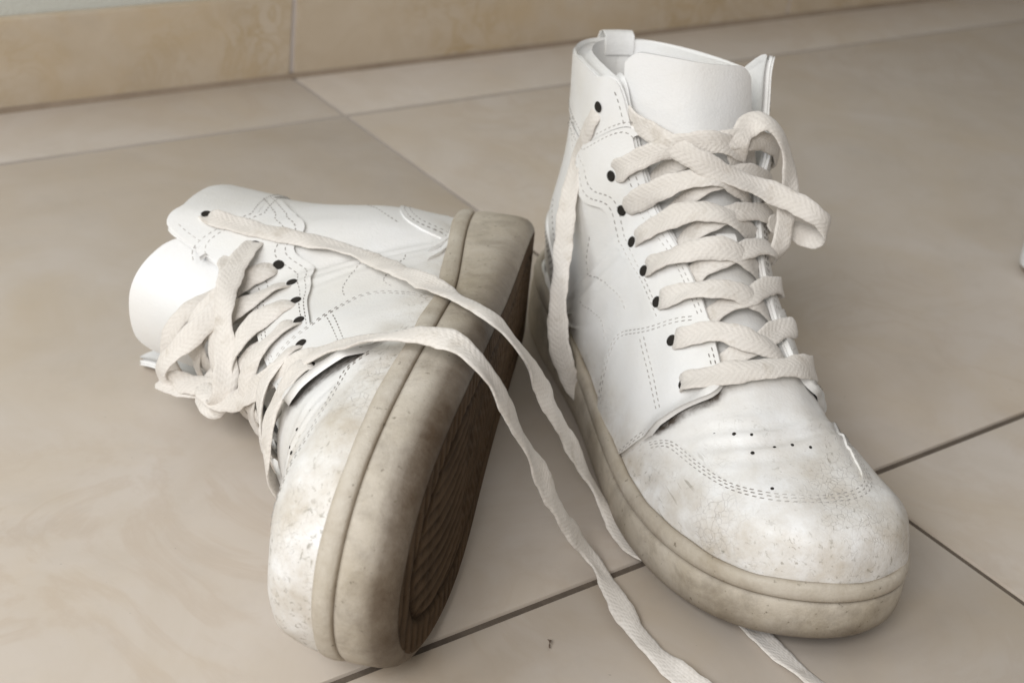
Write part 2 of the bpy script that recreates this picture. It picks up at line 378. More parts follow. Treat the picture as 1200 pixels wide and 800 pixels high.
def wear_at(P):
    """worn, dirty zones of the upper: toe box and the strip above the sole (right-foot coordinates)"""
    y, z = P[:, 1], P[:, 2]
    toe = np.clip((y-.185)/.06, 0, 1); low = np.clip(1-(z-.03-spring(y))/.018, 0, 1)
    return np.clip(.08+.70*toe+.95*low*np.clip(.35+y/.25, 0, 1), 0, 1)
def frame_dirs(P, n, loop):
    L = P[loop]; t = np.roll(L, -1, 0)-np.roll(L, 1, 0); t /= np.linalg.norm(t, axis=1)[:, None]+1e-12
    o = np.cross(n[loop], t); o /= np.linalg.norm(o, axis=1)[:, None]+1e-12
    return o
def creases(u, v):
    """folds of the worn vamp plus soft lumps of old leather (metres, along the normal)"""
    a = np.exp(-((u-.02)/.42)**2)*np.exp(-((v-.275)/.040)**2); b = np.exp(-((v-.12)/.09)**2)
    f = .0011*a*np.sin(2*math.pi*(v/.031+.22*np.sin(u*5.1)+.1*np.sin(u*13)))
    f = f+.0005*a*np.sin(2*math.pi*(v/.013+.35*np.sin(u*4+1)))
    f = f+.00045*np.sin(u*9+v*14)*np.sin(v*23-u*4+1)+.0003*np.sin(u*21-v*9)*np.sin(v*47+u*6)
    f = f+.0007*np.exp(-((v-.69)/.05)**2)*np.exp(-((np.abs(u)-.60)/.13)**2)*np.sin(2*math.pi*(v/.036-np.abs(u)*.5))
    return f
class Shoe:
    def __init__(self, root, mir): self.root, self.mir = root, mir
    def put(self, name, V, F, mat, parent=None, wear=None, uv=None, sharp=None, smooth=True):
        V = np.array(V, float)*[self.mir, 1, 1]*SCALE
        if self.mir < 0: F = [tuple(reversed(f)) for f in F]
        return mesh_obj(name, V, F, mat, parent or self.root, smooth, wear, uv, sharp)
    def patch(self, name, poly, mat, off=.0012, th=.0014, res=.0028, parent=None, lift=None, both=None, bulge=.5):
        """a leather piece laid over the last: a (u, v) polygon with thickness and rounded edges.
        both: function giving thickness per point -> the inner face is built too"""
        uv, T, loop = cdt(poly, res); u, v = uv[:, 0], uv[:, 1]; self.last_uv = uv
        P = S(u, v); n = N(u, v); P = P+n*creases(u, v)[:, None]; o = off if lift is None else off+lift(u, v)
        o = np.broadcast_to(np.asarray(o, float), (len(uv),))
        top = P+n*o[:, None]; m = len(uv); out = -frame_dirs(P, n, loop)
        ctr = P[loop].mean(0)
        tk = np.full(m, th) if both is None else both(u, v)
        V = [top]; F = [(a, c, b) for a, b, c in T]; rings = [np.array(loop)]; base = m
        tl = tk[loop][:, None]; nl = n[loop]; tp = top[loop]; b = np.minimum(tl*.5, .0022)*bulge*2
        for ph in ((45, 90, 135, 180) if both is not None else (40, 80, 130)):
            c, s = math.cos(math.radians(ph)), math.sin(math.radians(ph))
            if ph == 180: break
            V.append(tp-nl*tl*(1-c)/2+out*b*s); rings.append(np.arange(base, base+len(loop))); base += len(loop)
        if both is not None:
            V.append(top-n*tk[:, None]); F += [(a+base, b_+base, c_+base) for a, b_, c_ in T]; rings.append(np.array(loop)+base)
        else:
            V.append(tp-nl*(tl+.0012)); rings.append(np.arange(base, base+len(loop)))
        nl_ = len(loop)
        for r0, r1 in zip(rings[:-1], rings[1:]):
            for i in range(nl_):
                j = (i+1) % nl_; F.append((r0[i], r0[j], r1[j], r1[i]))
        V = np.vstack(V); w = wear_at(V)
        return self.put(name, V, F, mat, parent, wear=w, sharp=75)
    def stitches(self, lines, name='stitching', off=.0014, L=.0021, gap=.0011, w=.00030):
        V, F = [], []
        for ln in lines:
            off_ = ln[1] if isinstance(ln, tuple) else off; q = ln[0] if isinstance(ln, tuple) else ln
            q = smooth_line(np.asarray(q, float)*[US, VSC], 200)/[US, VSC]
            P = S(q[:, 0], q[:, 1]); n = N(q[:, 0], q[:, 1]); off_ = off_(q[:, 0], q[:, 1]) if callable(off_) else off_; P = P+n*(off_+creases(q[:, 0], q[:, 1]))[:, None]
            d = np.r_[0, np.cumsum(np.linalg.norm(np.diff(P, axis=0), axis=1))]; k = int(d[-1]/(L+gap))
            for i in range(k):
                s = i*(L+gap)+rng.uniform(-.0001, .0001); ab = [np.array([np.interp(x, d, P[:, c]) for c in range(3)]) for x in (s, s+L*.25, s+L*.75, s+L)]
                nn = np.array([np.interp(s+L/2, d, n[:, c]) for c in range(3)]); t = ab[3]-ab[0]; t /= np.linalg.norm(t)+1e-12; sd = np.cross(nn, t)
                b = len(V)
                for a, h in zip(ab, (-.00045, .00008, .00008, -.00045)):
                    V += [a-sd*w-nn*.0003+nn*h*0, a+nn*(h+.00012), a+sd*w-nn*.0003]
                for r in range(3):
                    for c in range(2): F.append((b+r*3+c, b+r*3+c+1, b+r*3+c+4, b+r*3+c+3))
        o = self.put(name, V, F, M['thread'], sharp=None); o['kind'] = 'stuff'; return o

def outline_normals():
    n = np.roll(OUT, -1, 0)-np.roll(OUT, 1, 0); n = np.stack([n[:, 1], -n[:, 0]], 1); n /= np.linalg.norm(n, axis=1)[:, None]
    return n if (n*(OUT-[0, .15])).sum() > 0 else -n
ON = outline_normals(); NO = len(OUT)
if np.cross(np.r_[OUT[1]-OUT[0], 0], np.r_[ON[0], 0])[2] > 0: FLIP = True
else: FLIP = False
def ring_stack(prof):
    V = [];
    for z, ins, w in prof:
        q = OUT-ON*ins; V.append(np.c_[q, z+spring(q[:, 1])+rise(q[:, 1])*min(1., max(0., (z-.006)/.012))])
    F = grid_faces(len(prof), NO, True)
    return np.vstack(V), ([tuple(reversed(f)) for f in F] if FLIP else F), np.concatenate([np.full(NO, w) for z, i, w in prof])
def build_sole(sh, grime=1.0):
    # side wall of the cup sole
    P = [(.0004, .0068, 1.), (.0007, .0052, 1.), (.0020, .0030, 1.), (.0042, .0012, .95), (.0068, .0003, .78), (.0095, .0000, .50), (.0125, .0000, .22), (.0160, .0000, .08), (.0192, .0003, .06), (.0203, .0009, .4), (.0207, .0024, 1.)]
    V, F, w = ring_stack(P); ya = V[:, 1]; ms = sh.put('midsole', V, F, M['rubber'], wear=np.clip(w*grime*(.45+.75*np.clip((ya-.05)/.15, 0, 1)), 0, 1))
    P = [(.0205, .0026, 1.), (.0211, .0010, .6), (.0219, .0003, .12), (.0240, .0000, .05), (.0264, .0003, .08), (.0280, .0011, .15), (.0287, .0024, .25), (.0283, .0040, .6), (.0255, .0054, 1.)]
    V, F, w = ring_stack(P)
    # the band has come a little loose and wavy along its top edge
    ang = np.tile(np.arange(NO), len(P)); zz = np.repeat([p[0] for p in P], NO); k = np.clip((zz-.0225)/.005, 0, 1)
    wob = .00022*np.sin(ang*.31)+.0002*np.sin(ang*.83+1); nn = np.tile(ON, (len(P), 1)); V[:, :2] += nn*(wob*k)[:, None]; V[:, 2] += .00035*np.sin(ang*.27+2)*k
    sh.put('foxing_band', V, F, M['foxing'], ms, wear=w)
    # outsole: a tread height field clipped to the outline
    res = .0016; o = OUT-ON*.0064
    lo, hi = o.min(0), o.max(0); X, Y = np.meshgrid(np.arange(lo[0], hi[0], res), np.arange(lo[1], hi[1], res)); q = np.stack([X.ravel(), Y.ravel()], 1)
    B = resample(o, .002); q = q[in_poly(q, B)]; q = q[seg_dist(q, B) > res*.5]; n = len(B); A = np.vstack([B, q])
    vs, es, fs, ov, oe, of = delaunay_2d_cdt([Vector(a) for a in A], [(i, (i+1) % n) for i in range(n)], [], 1, 1e-7)
    vs = np.array([tuple(v) for v in vs]); x, y = vs[:, 0], vs[:, 1]; d = seg_dist(vs, o)
    h = np.zeros(len(vs))
    groove = lambda t, w: np.exp(-(t/w)**2)
    h += .0026*groove(d-.0125, .0011)                                             # line that runs round the sole
    inner = np.clip((d-.014)/.001, 0, 1); rim = 1-np.clip((d-.0105)/.001, 0, 1)
    fore = np.clip((y-.150)/.01, 0, 1)
    # forefoot: wavy bars; waist: herringbone; heel: bars
    wav = np.abs(np.sin((y*1.0+.0035*np.sin(x*220))*math.pi/.0058)); chev = np.abs(np.sin((y+np.abs(np.mod(x+.05, .028)-.014)*.9)*math.pi/.0055))
    long_ = np.abs(np.sin((x+.004*np.sin(y*60))*math.pi/.0062))
    fr = np.clip((y-.205)/.01, 0, 1); mid = np.clip((y-.135)/.01, 0, 1)*(1-fr)
    pat = fr*long_+mid*chev+(1-np.clip((y-.135)/.01, 0, 1))*wav
    h += .0017*inner*np.clip(1-pat*1.6, 0, 1)
    at = np.arctan2(y-.15, x)*60; h += .0016*rim*np.clip(1-np.abs(np.sin(y*math.pi/.0068+x*40))*1.9, 0, 1)*np.clip(d/.002, 0, 1)
    z = .0003+spring(y)+h
    F = [tuple(f) if (vs[f[1]][0]-vs[f[0]][0])*(vs[f[2]][1]-vs[f[0]][1])-(vs[f[1]][1]-vs[f[0]][1])*(vs[f[2]][0]-vs[f[0]][0]) < 0 else (f[0], f[2], f[1]) for f in fs]
    sh.put('outsole', np.c_[vs, z], F, M['outsole'], ms, wear=np.clip(h/.0014, 0, 1)*.95, sharp=80)  # tread colour gets darker with groove depth
    # insole closing the inside
    q = OUT-ON*.008; V = np.vstack([np.c_[q, np.full(NO, .020)+spring(q[:, 1])+rise(q[:, 1])], [[0, .14, .022]]]); F = [(i, (i+1) % NO, NO) for i in range(NO)]
    sh.put('insole', V, F if not FLIP else [tuple(reversed(f)) for f in F], M['lining'], wear=np.full(len(V), .6))

# ---------- leather pieces, all drawn in the (u, v) plane of the last ----------
TE_L = [(.300,.338),(.240,.375),(.222,.430),(.232,.500),(.275,.580),(.318,.660),(.350,.740),(.417,.833),(.500,.912),(.560,.958)]   # outer throat edge
TE_M = [(-.300,.338),(-.215,.375),(-.195,.430),(-.212,.510),(-.232,.600),(-.255,.690),(-.310,.785),(-.385,.880),(-.440,.945)]       # inner throat edge
CO_L = [(.592,.972),(.640,.985),(.705,.995),(.78,1.0)]
CO_M = [(-.462,.966),(-.495,.984),(-.54,.995),(-.60,1.0)]
def curve(pts, n=40): return smooth_line(np.asarray(pts, float)*[US, VSC], n)/[US, VSC]
def offset_line(pts, d, n=60):
    """shift a (u, v) polyline sideways by d metres (left of its direction)"""
    q = smooth_line(np.asarray(pts, float)*[US, VSC], n); t = np.gradient(q, axis=0); t /= np.linalg.norm(t, axis=1)[:, None]+1e-12
    return (q+np.stack([-t[:, 1], t[:, 0]], 1)*d)/[US, VSC]
def build_upper(sh):
    poly = [(u, 0) for u in np.linspace(1, -1, 60)] + [(-1, v) for v in np.linspace(.02, .98, 60)] + [(-s, 1.0) for s in np.linspace(1, .64, 14)]
    poly += list(curve([(-.200, .395)]+TE_M[2:]+CO_M, 50)[::-1]) + [(-.13, .384), (0, .378), (.14, .384)] + list(curve([(.222, .395)]+TE_L[2:]+CO_L, 50))
    poly += [(s, 1.0) for s in np.linspace(.81, 1, 12)] + [(1, v) for v in np.linspace(.98, .02, 60)]
    def th(u, v):
        pad = np.clip((v-.80)/.12, 0, 1)*np.clip((np.abs(u)-.50)/.16, 0, 1)
        return .0024+.0056*pad
    up = sh.patch('upper', poly, M['leather'], off=0.0, res=.0028, both=th, bulge=1.0)
    # slit shade, with some grime, painted dark along the seam where the side panels gape off the vamp
    uv = sh.last_uv; fv = np.interp(np.abs(uv[:, 0]), [.25, .30, .38, .49, .62, .735, .86], [.366, .352, .345, .340, .325, .313, .297]); d = uv[:, 1]-fv
    sm = np.where(d > 0, np.exp(-(d/.030)**2), np.exp(-(d/.0065)**2))*np.clip((np.abs(uv[:, 0])-.17)/.1, 0, 1)*np.clip((.80-np.abs(uv[:, 0]))/.1, 0, 1)
    full = np.zeros(len(up.data.vertices), np.float32); full[:len(uv)] = sm
    up.data.attributes.new('seam', 'FLOAT', 'POINT').data.foreach_set('value', full)
    return up
ZIG = [(.80,.925),(.742,.897),(.667,.862),(.612,.822),(.565,.790),(.512,.765),(.488,.735),(.492,.700),(.512,.655),(.525,.610),(.522,.560),(.500,.505)]
SEAM_A = [(.405,.842),(.458,.866),(.530,.882),(.625,.897),(.710,.912),(.800,.928),(.90,.938),(1.0,.945)]
SEAM_D = [(.222,.432),(.212,.452),(.228,.472),(.300,.486),(.425,.496),(.550,.506),(.667,.526),(.742,.528),(.825,.508),(.892,.478),(1.0,.430)]
FRONT = [(.250,.366),(.300,.352),(.380,.345),(.492,.340),(.620,.325),(.735,.313),(.86,.297),(1.0,.280)]
TOE_U = [(.735,.302),(.66,.300),(.600,.292),(.540,.262),(.433,.206),(.325,.182),(.142,.168),(-.025,.168),(-.160,.182),(-.235,.212),(-.285,.245),(-.36,.275),(-.50,.296),(-.66,.300)]
HEEL = [(1.0,.805),(.82,.792),(.74,.775),(.69,.757),(.672,.735),(.705,.70),(.80,.66),(1.0,.62)]
def flip(pts): return [(-u, v) for u, v in pts]
def build_panels(sh):
    sh.stay, sh.ankle = {}, {}; L = []                         # stitch lines: (polyline, height)
    for s in (1, -1):
        f = (lambda p: [(s*u, v) for u, v in p]); te = TE_L if s > 0 else [(-u, v) for u, v in TE_M]; co = CO_L if s > 0 else [(-u, v) for u, v in CO_M]
        edge = curve(te+co, 120)
        ins = .006
        # ankle panel
        e = edge[(edge[:, 1] > .846)]; e = e+[.004, 0]
        p = list(e)+[(x, .996) for x in np.linspace(.83, 1, 10)]+[(1.0, .95)]+list(curve(SEAM_A, 40)[::-1])
        p = [(min(max(u, e[:, 0].min()), 1), v) for u, v in p]
        sh.ankle[s] = sh.patch('ankle_panel', f(p), M['leather'], off=.0011, th=.0012)
        # eyestay
        e = edge[(edge[:, 1] < .842) & (edge[:, 1] > .44)]+[.004, 0]
        zz = curve(ZIG, 60); sa = curve(SEAM_A, 60); sa = sa[(sa[:, 0] < .79)]; zz = zz[zz[:, 0] < .79]; e = e[::-1]
        low = [(.24, .47), (.36, .482), (.49, .492)]
        p = list(zz)+low[::-1]+list(e[::-1])+[(a, b-.001) for a, b in sa]
        sh.stay[s] = sh.patch('eyestay', f(p), M['leather'], off=.0016, th=.0016)
        # side of the vamp
        e = edge[(edge[:, 1] < .430) & (edge[:, 1] > .368)]+[.004, 0]
        p = list(curve(SEAM_D, 60))+[(1.0, v) for v in np.linspace(.42, .29, 12)]+list(curve(FRONT, 50)[::-1])+list(e)
        gap = lambda u, v: (.0040 if s > 0 else .0018)*np.exp(-((v-np.interp(np.abs(u), [.25, .38, .62, .735], [.366, .345, .325, .313]))/.016)**2)*np.clip((.74-np.abs(u))/.12, 0, 1)*np.clip((np.abs(u)-.20)/.1, 0, 1)   # front edge gapes off the vamp
        sh.patch('side_panel', f(p), M['leather'], off=.0024, th=.0022, lift=gap)
        # heel counter
        sh.patch('heel_counter', f(list(curve(HEEL, 60))+[(1.0, v) for v in np.linspace(.63, .79, 20)]), M['leather'], off=.0011, th=.0012)
        # stitching
        hi = edge[(edge[:, 1] > .86) & (edge[:, 1] < .962)]; mid = edge[(edge[:, 1] < .835) & (edge[:, 1] > .48)]; lo = edge[(edge[:, 1] < .435) & (edge[:, 1] > .372)]
        L += [(f(offset_line(hi, -.0028)), .0013), (f(offset_line(mid, -.0030)), .0018), (f(offset_line(mid, -.0055)), .0018), (f(offset_line(lo, -.0030)), .0026), (f(offset_line(lo, -.0055)), .0026)]
        L += [(f(offset_line(SEAM_A, d)), .0013) for d in (.0018,)]+[(f(offset_line(SEAM_A[:6], d)), .0018) for d in (-.0022,)]
        L += [(f(offset_line(ZIG, d)), .0018) for d in (-.0016, -.0036)]
        L += [(f(offset_line(SEAM_D[3:], d)), .0026) for d in (-.0016, -.0036)]
        vert = [(.583,.490),(.604,.405),(.617,.345)]; L += [(f(offset_line(vert, d)), .0026) for d in (-.0013, .0013)]
        L += [(f(offset_line(FRONT, d)), (lambda u, v, gp=gap: .0026+gp(u, v))) for d in (.0018, .0038)]
        for q in ([(.567,.755),(.605,.675),(.667,.560)], [(.70,.665),(.783,.603),(.85,.535)], [(.69,.770),(.74,.800),(.80,.832)]): L.append((f(q), .0002))
        L += [(f(offset_line(HEEL[:6], d)), .0012) for d in (.0016, .0036)]
    # toe overlay with its triple row
    p = list(curve(TOE_U, 110))+[(-.80,.293),(-1.0,.272)]+[(-1, v) for v in np.linspace(.25, .02, 20)]+[(u, 0.0) for u in np.linspace(-1, 1, 60)]+[(1, v) for v in np.linspace(.02, .25, 20)]+[(1.0,.272),(.86,.290)]
    sh.patch('toe_overlay', p, M['leather'], off=.0011, th=.0012, res=.0026)
    L += [(offset_line(TOE_U, d), .0013) for d in ((.0014, .0036, .0062) if sh.mir > 0 else (.0016, .0052))]
    sh.stitches(L)
def build_tongue(sh, v1, flat, drop=.0052):
    nv, nu = 70, 41; aa = np.linspace(-1, 1, nu); tt = np.linspace(0, 1, nv); rows = []
    for tq in tt:
        v = .29+(v1-.29)*tq
        k = np.clip((v-.62)/.25, 0, 1); k = k*k*(3-2*k)
        lo = np.interp(v, [.29, .45, .70, .93], [-.42, -.36, -.34, -.27]); hi = np.interp(v, [.29, .45, .70, .93], [.42, .38, .46, .58])
        u = (lo+hi)/2+aa*(hi-lo)/2; q = .29+(v1-.016+flat*((u+.05)/.5)**2-.020*np.clip((np.abs(aa)-.72)/.28, 0, 1)**2.5-.29)*tq; P = S(u, q); n = N(u, q)
        thk = np.interp(v, [.29, .6, .85, v1-.02, v1-.008, v1], [.002, .0035, .006, .006, .0045, .002])*np.clip((1-np.abs(aa))*9, .3, 1)
        rows.append((P-n*drop, P-n*(drop+thk[:, None])))
    # the free top stands a little flatter than the last
    V = np.vstack([r[0] for r in rows]+[r[1] for r in rows]); m = nv*nu
    F = [tuple(reversed(f)) for f in grid_faces(nv, nu)]; F = F+[tuple(reversed(tuple(i+m for i in f))) for f in F]
    F = [tuple(reversed(f)) for f in F]
    per = [i for i in range(nu)]+[r*nu+nu-1 for r in range(1, nv)]+[(nv-1)*nu+c for c in range(nu-2, -1, -1)]+[r*nu for r in range(nv-2, 0, -1)]
    for i in range(len(per)):
        a, b = per[i], per[(i+1) % len(per)]; F.append((a, b, b+m, a+m))
    sh.tongue = sh.put('tongue', V, F, M['leather'], wear=np.full(len(V), .05), sharp=50)
EY_L = [(.640,.942),(.490,.802),(.452,.748),(.455,.678),(.480,.600),(.468,.532),(.436,.458),(.440,.384)]
EY_M = [(-.540,.940),(-.450,.802),(-.420,.748),(-.410,.678),(-.415,.600),(-.405,.532),(-.385,.458),(-.390,.384)]
def lift_at(u, v): return .0012 if v > .86 else (.0017 if v > .49 else .0025)
def build_eyelets(sh):
    for u, v in EY_L+EY_M:
        P = S(u, v)[0]; n = N(u, v)[0]; P = P+n*(lift_at(u, v)+.0003+creases(np.array([u]), np.array([v]))[0]); t = np.cross(n, [0, 0, 1.]); t /= np.linalg.norm(t); b = np.cross(n, t); V, F = [], []
        k = 14
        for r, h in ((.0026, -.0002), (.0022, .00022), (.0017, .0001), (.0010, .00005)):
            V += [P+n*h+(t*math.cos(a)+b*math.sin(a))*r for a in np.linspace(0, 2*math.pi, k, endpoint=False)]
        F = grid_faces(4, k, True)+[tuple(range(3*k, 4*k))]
        sh.put('eyelet', V, F, M['hole_shade'], (sh.ankle if v > .86 else sh.stay)[1 if u > 0 else -1])

PERF = [(0.275, 0.285), (0.192, 0.28), (0.375, 0.292), (0.225, 0.247), (0.108, 0.255), (0.033, 0.255), (-0.017, 0.25), (0.225, 0.182)]
def build_perforations(sh):
    V, F = [], []
    for u, v in PERF:
        P = S(u, v)[0]; n = N(u, v)[0]; P = P+n*(creases(np.array([u]), np.array([v]))[0]+.0001); t = np.cross(n, [0, 1., 0]); t /= np.linalg.norm(t); q = np.cross(n, t); b0 = len(V)
        for r, h in ((.00085, -.0002), (.0006, .00010), (.0003, .00008)):
            V += [P+n*h+(t*math.cos(a)+q*math.sin(a))*r for a in np.linspace(0, 2*math.pi, 10, endpoint=False)]
        F += grid_faces(3, 10, True, b0)+[tuple(range(b0+20, b0+30))]
    o = sh.put('perforations', V, F, M['hole_shade']); o['kind'] = 'stuff'  # closed discs, the dark of each hole is only painted

def shoe_root(name, mat4, label):
    o = bpy.data.objects.new(name, None); COL.objects.link(o); o.empty_display_size = .05; o.matrix_world = mat4
    return tag(o, label, 'sneaker', 'pair of worn white sneakers')
HEAD = 2.83220
stand = shoe_root('sneaker', Matrix.Translation((0.45142, 0.49712, 0)) @ Matrix.Rotation(HEAD, 4, 'Z'), 'worn white high-top sneaker standing upright on the tiles')
LR = Matrix([[0.00133, -0.69708, -0.71699], [-0.05454, -0.71598, 0.69599], [-0.99851, 0.03818, -0.03897]]).to_4x4()
lying = shoe_root('sneaker', Matrix.Translation([0.40552, 0.47659, 0.04181]) @ LR, 'worn white high-top sneaker tipped on its side showing its brown outsole')
def build_shoe(root, mir, tongue_v, grime):
    sh = Shoe(root, mir); build_sole(sh, grime); build_upper(sh); build_panels(sh); build_tongue(sh, tongue_v, .055 if mir > 0 else .018); build_eyelets(sh); build_perforations(sh); return sh
right_shoe = build_shoe(stand, 1, .935, .5)
left_shoe = build_shoe(lying, -1, .93, 1.0)

# loose lace runs: x, y, z, then the direction the flat side faces
STAND_HANG = [(0.3969,0.4395,0.1376,-0.9945,0.0939,-0.0468),(0.3958,0.441,0.1348,-0.9693,0.2435,-0.0339),(0.3967,0.4452,0.1248,-0.9485,0.3166,-0.0036),(0.3987,0.4511,0.1079,-0.9304,0.3635,0.0469),(0.3912,0.4443,0.0933,-0.8534,-0.0647,0.5172),(0.3836,0.4348,0.0781,-0.8153,-0.2172,0.5367),(0.3772,0.4256,0.0605,-0.7599,-0.3577,0.5428),(0.3741,0.4183,0.0433,-0.694,-0.479,0.5375),(0.3763,0.4127,0.0281,-0.7509,-0.3763,0.5426),(0.3834,0.4075,0.0148,-0.557,-0.6583,0.5064),(0.3906,0.399,0.004,-0.3189,-0.3769,0.8697)]
STAND_CROSS = [(0.3992,0.4286,0.1407,-0.9819,-0.1887,-0.0152),(0.3987,0.4164,0.1394,-0.9535,-0.296,0.0572),(0.3998,0.4026,0.1386,-0.8911,-0.415,0.1836),(0.4048,0.3886,0.1352,-0.6942,-0.6461,0.3172),(0.4205,0.3776,0.1282,0.0388,-0.8472,0.5299),(0.4359,0.3688,0.1226,-0.557,-0.6583,0.5064),(0.442,0.3593,0.1206,-0.557,-0.6583,0.5064),(0.4473,0.3525,0.1173,-0.2897,-0.9149,0.281),(0.4534,0.3506,0.1115,0.5142,-0.7445,-0.4258),(0.4549,0.3535,0.1051,0.7486,-0.1341,-0.6493),(0.4536,0.3607,0.1032,0.557,0.6583,-0.5064),(0.4479,0.367,0.1054,0.557,0.6583,-0.5064),(0.4375,0.3687,0.1081,0.557,0.6583,-0.5064)]
STAND_ARC = [(0.4301,0.3828,0.1218,0.1389,-0.8184,0.5576),(0.4269,0.3834,0.1318,-0.3313,-0.8835,0.3313),(0.4251,0.3831,0.1413,-0.5392,-0.647,0.5392),(0.4304,0.385,0.1463,-0.2074,-0.5185,0.8296),(0.4358,0.3827,0.1491,0.0,-0.3714,0.9285),(0.4412,0.3793,0.1467,0.0995,-0.597,0.796),(0.4455,0.3764,0.1396,0.0,-0.8,0.6),(0.4479,0.3727,0.1291,-0.101,-0.9091,0.4041),(0.4457,0.3676,0.1179,-0.199,-0.8955,0.398),(0.4413,0.3631,0.1088,-0.2182,-0.8729,0.4364),(0.4387,0.3605,0.1005,-0.2182,-0.8729,0.4364),(0.4402,0.3636,0.0922,-0.2182,-0.8729,0.4364)]
LIE_A = [(0.255,0.5266,0.0736,-0.0791,-0.1017,0.9917),(0.2554,0.52,0.0753,-0.1158,-0.1284,0.9849),(0.2606,0.5117,0.0753,-0.1561,-0.1336,0.9787),(0.2682,0.5011,0.0755,-0.1996,-0.115,0.9731),(0.28,0.4865,0.076,-0.2065,-0.1504,0.9668),(0.2922,0.4713,0.076,-0.2022,-0.2673,0.9422),(0.2951,0.4489,0.0805,-0.099,-0.099,0.9901),(0.2935,0.4211,0.0877,-0.099,-0.099,0.9901),(0.2918,0.3995,0.0931,0.0,-0.0995,0.995),(0.2912,0.3817,0.0967,0.0,-0.0995,0.995),(0.293,0.3659,0.0975,0.212,-0.212,0.954),(0.2985,0.3573,0.0902,0.5077,-0.6092,0.6092),(0.3088,0.3558,0.0754,0.5025,-0.7035,0.5025),(0.3262,0.3561,0.047,0.398,-0.6965,0.597),(0.3439,0.3521,0.017,0.3094,-0.6189,0.722),(0.3477,0.3355,0.003,0.1048,-0.3145,0.9435),(0.3447,0.3167,0.003,0.0,0.0,1.0),(0.3531,0.3025,0.0015,0.0,0.0,1.0),(0.3571,0.2819,0.0015,0.0,0.0,1.0),(0.3555,0.2617,0.0015,0.0,0.0,1.0),(0.3546,0.2422,0.0015,0.0,0.0,1.0),(0.3574,0.2211,0.0015,0.0,0.0,1.0),(0.3667,0.1969,0.0015,0.0,0.0,1.0)]
LIE_B = [(0.2223,0.459,0.0327,-0.303,-0.5051,0.8081),(0.2236,0.4438,0.0338,-0.303,-0.5051,0.8081),(0.226,0.4304,0.0426,-0.303,-0.5051,0.8081),(0.2288,0.4175,0.0567,-0.3904,-0.488,0.7807),(0.2332,0.4065,0.069,-0.4082,-0.4082,0.8165),(0.2388,0.3921,0.0822,-0.3015,-0.3015,0.9045),(0.2429,0.3761,0.0935,-0.0976,-0.1952,0.9759),(0.2463,0.36,0.1038,0.0,-0.0995,0.995),(0.2512,0.347,0.1099,0.0,-0.0995,0.995),(0.2556,0.3354,0.1114,0.1078,-0.2157,0.9705),(0.2585,0.3264,0.1086,0.4216,-0.527,0.7379),(0.2649,0.3226,0.0986,0.4216,-0.7379,0.527),(0.2778,0.323,0.0773,0.3094,-0.722,0.6189),(0.2929,0.3246,0.052,0.198,-0.6931,0.6931),(0.3089,0.325,0.0259,0.2074,-0.5185,0.8296),(0.3225,0.3215,0.006,0.3015,-0.3015,0.9045),(0.3191,0.3041,0.004,-0.0976,-0.1952,0.9759),(0.3134,0.2822,0.003,0.0,0.0,1.0),(0.3129,0.2621,0.002,0.0,0.0,1.0),(0.3163,0.2407,0.002,0.0,0.0,1.0),(0.3238,0.2224,0.002,0.0,0.0,1.0)]
LIE_C = [(0.2528,0.4971,0.0677,-0.3803,-0.2218,0.8979),(0.2447,0.4805,0.0653,-0.4761,-0.3376,0.812),(0.2374,0.4732,0.0586,-0.527,-0.4216,0.7379),(0.227,0.4719,0.0512,-0.6667,-0.3333,0.6667),(0.219,0.4763,0.0402,-0.7683,-0.3293,0.5488),(0.2156,0.4812,0.0309,-0.9705,-0.2157,0.1078),(0.2167,0.4819,0.0248,-0.6667,-0.3333,-0.6667),(0.2214,0.473,0.0262,-0.2182,-0.4364,0.8729),(0.2274,0.4616,0.0298,-0.2182,-0.4364,0.8729),(0.2316,0.4511,0.0364,-0.3293,-0.5488,0.7683)]
LIE_D = [(0.2661,0.4984,0.0718,-0.2723,-0.1596,0.9489),(0.2603,0.4925,0.0725,-0.3156,-0.1868,0.9303),(0.2509,0.4848,0.0708,-0.3916,-0.2496,0.8857),(0.2382,0.4704,0.0658,-0.527,-0.4216,0.7379),(0.2319,0.4589,0.0574,-0.527,-0.4216,0.7379),(0.2283,0.4488,0.0478,-0.5392,-0.5392,0.647),(0.2244,0.4426,0.0391,-0.4558,-0.6838,0.5698),(0.2221,0.4453,0.0301,-0.2649,-0.9272,0.2649),(0.224,0.456,0.0265,-0.4924,-0.6155,0.6155),(0.2294,0.4649,0.0283,-0.4558,-0.5698,0.6838),(0.2352,0.4645,0.0344,-0.4558,-0.5698,0.6838)]
LIE_E = [(0.2168,0.4872,0.02,-0.318,-0.424,0.848),(0.2197,0.4777,0.0226,-0.303,-0.5051,0.8081),(0.2258,0.4661,0.026,-0.303,-0.5051,0.8081),(0.2323,0.456,0.0317,-0.303,-0.5051,0.8081),(0.236,0.4538,0.0369,-0.4216,-0.527,0.7379)]

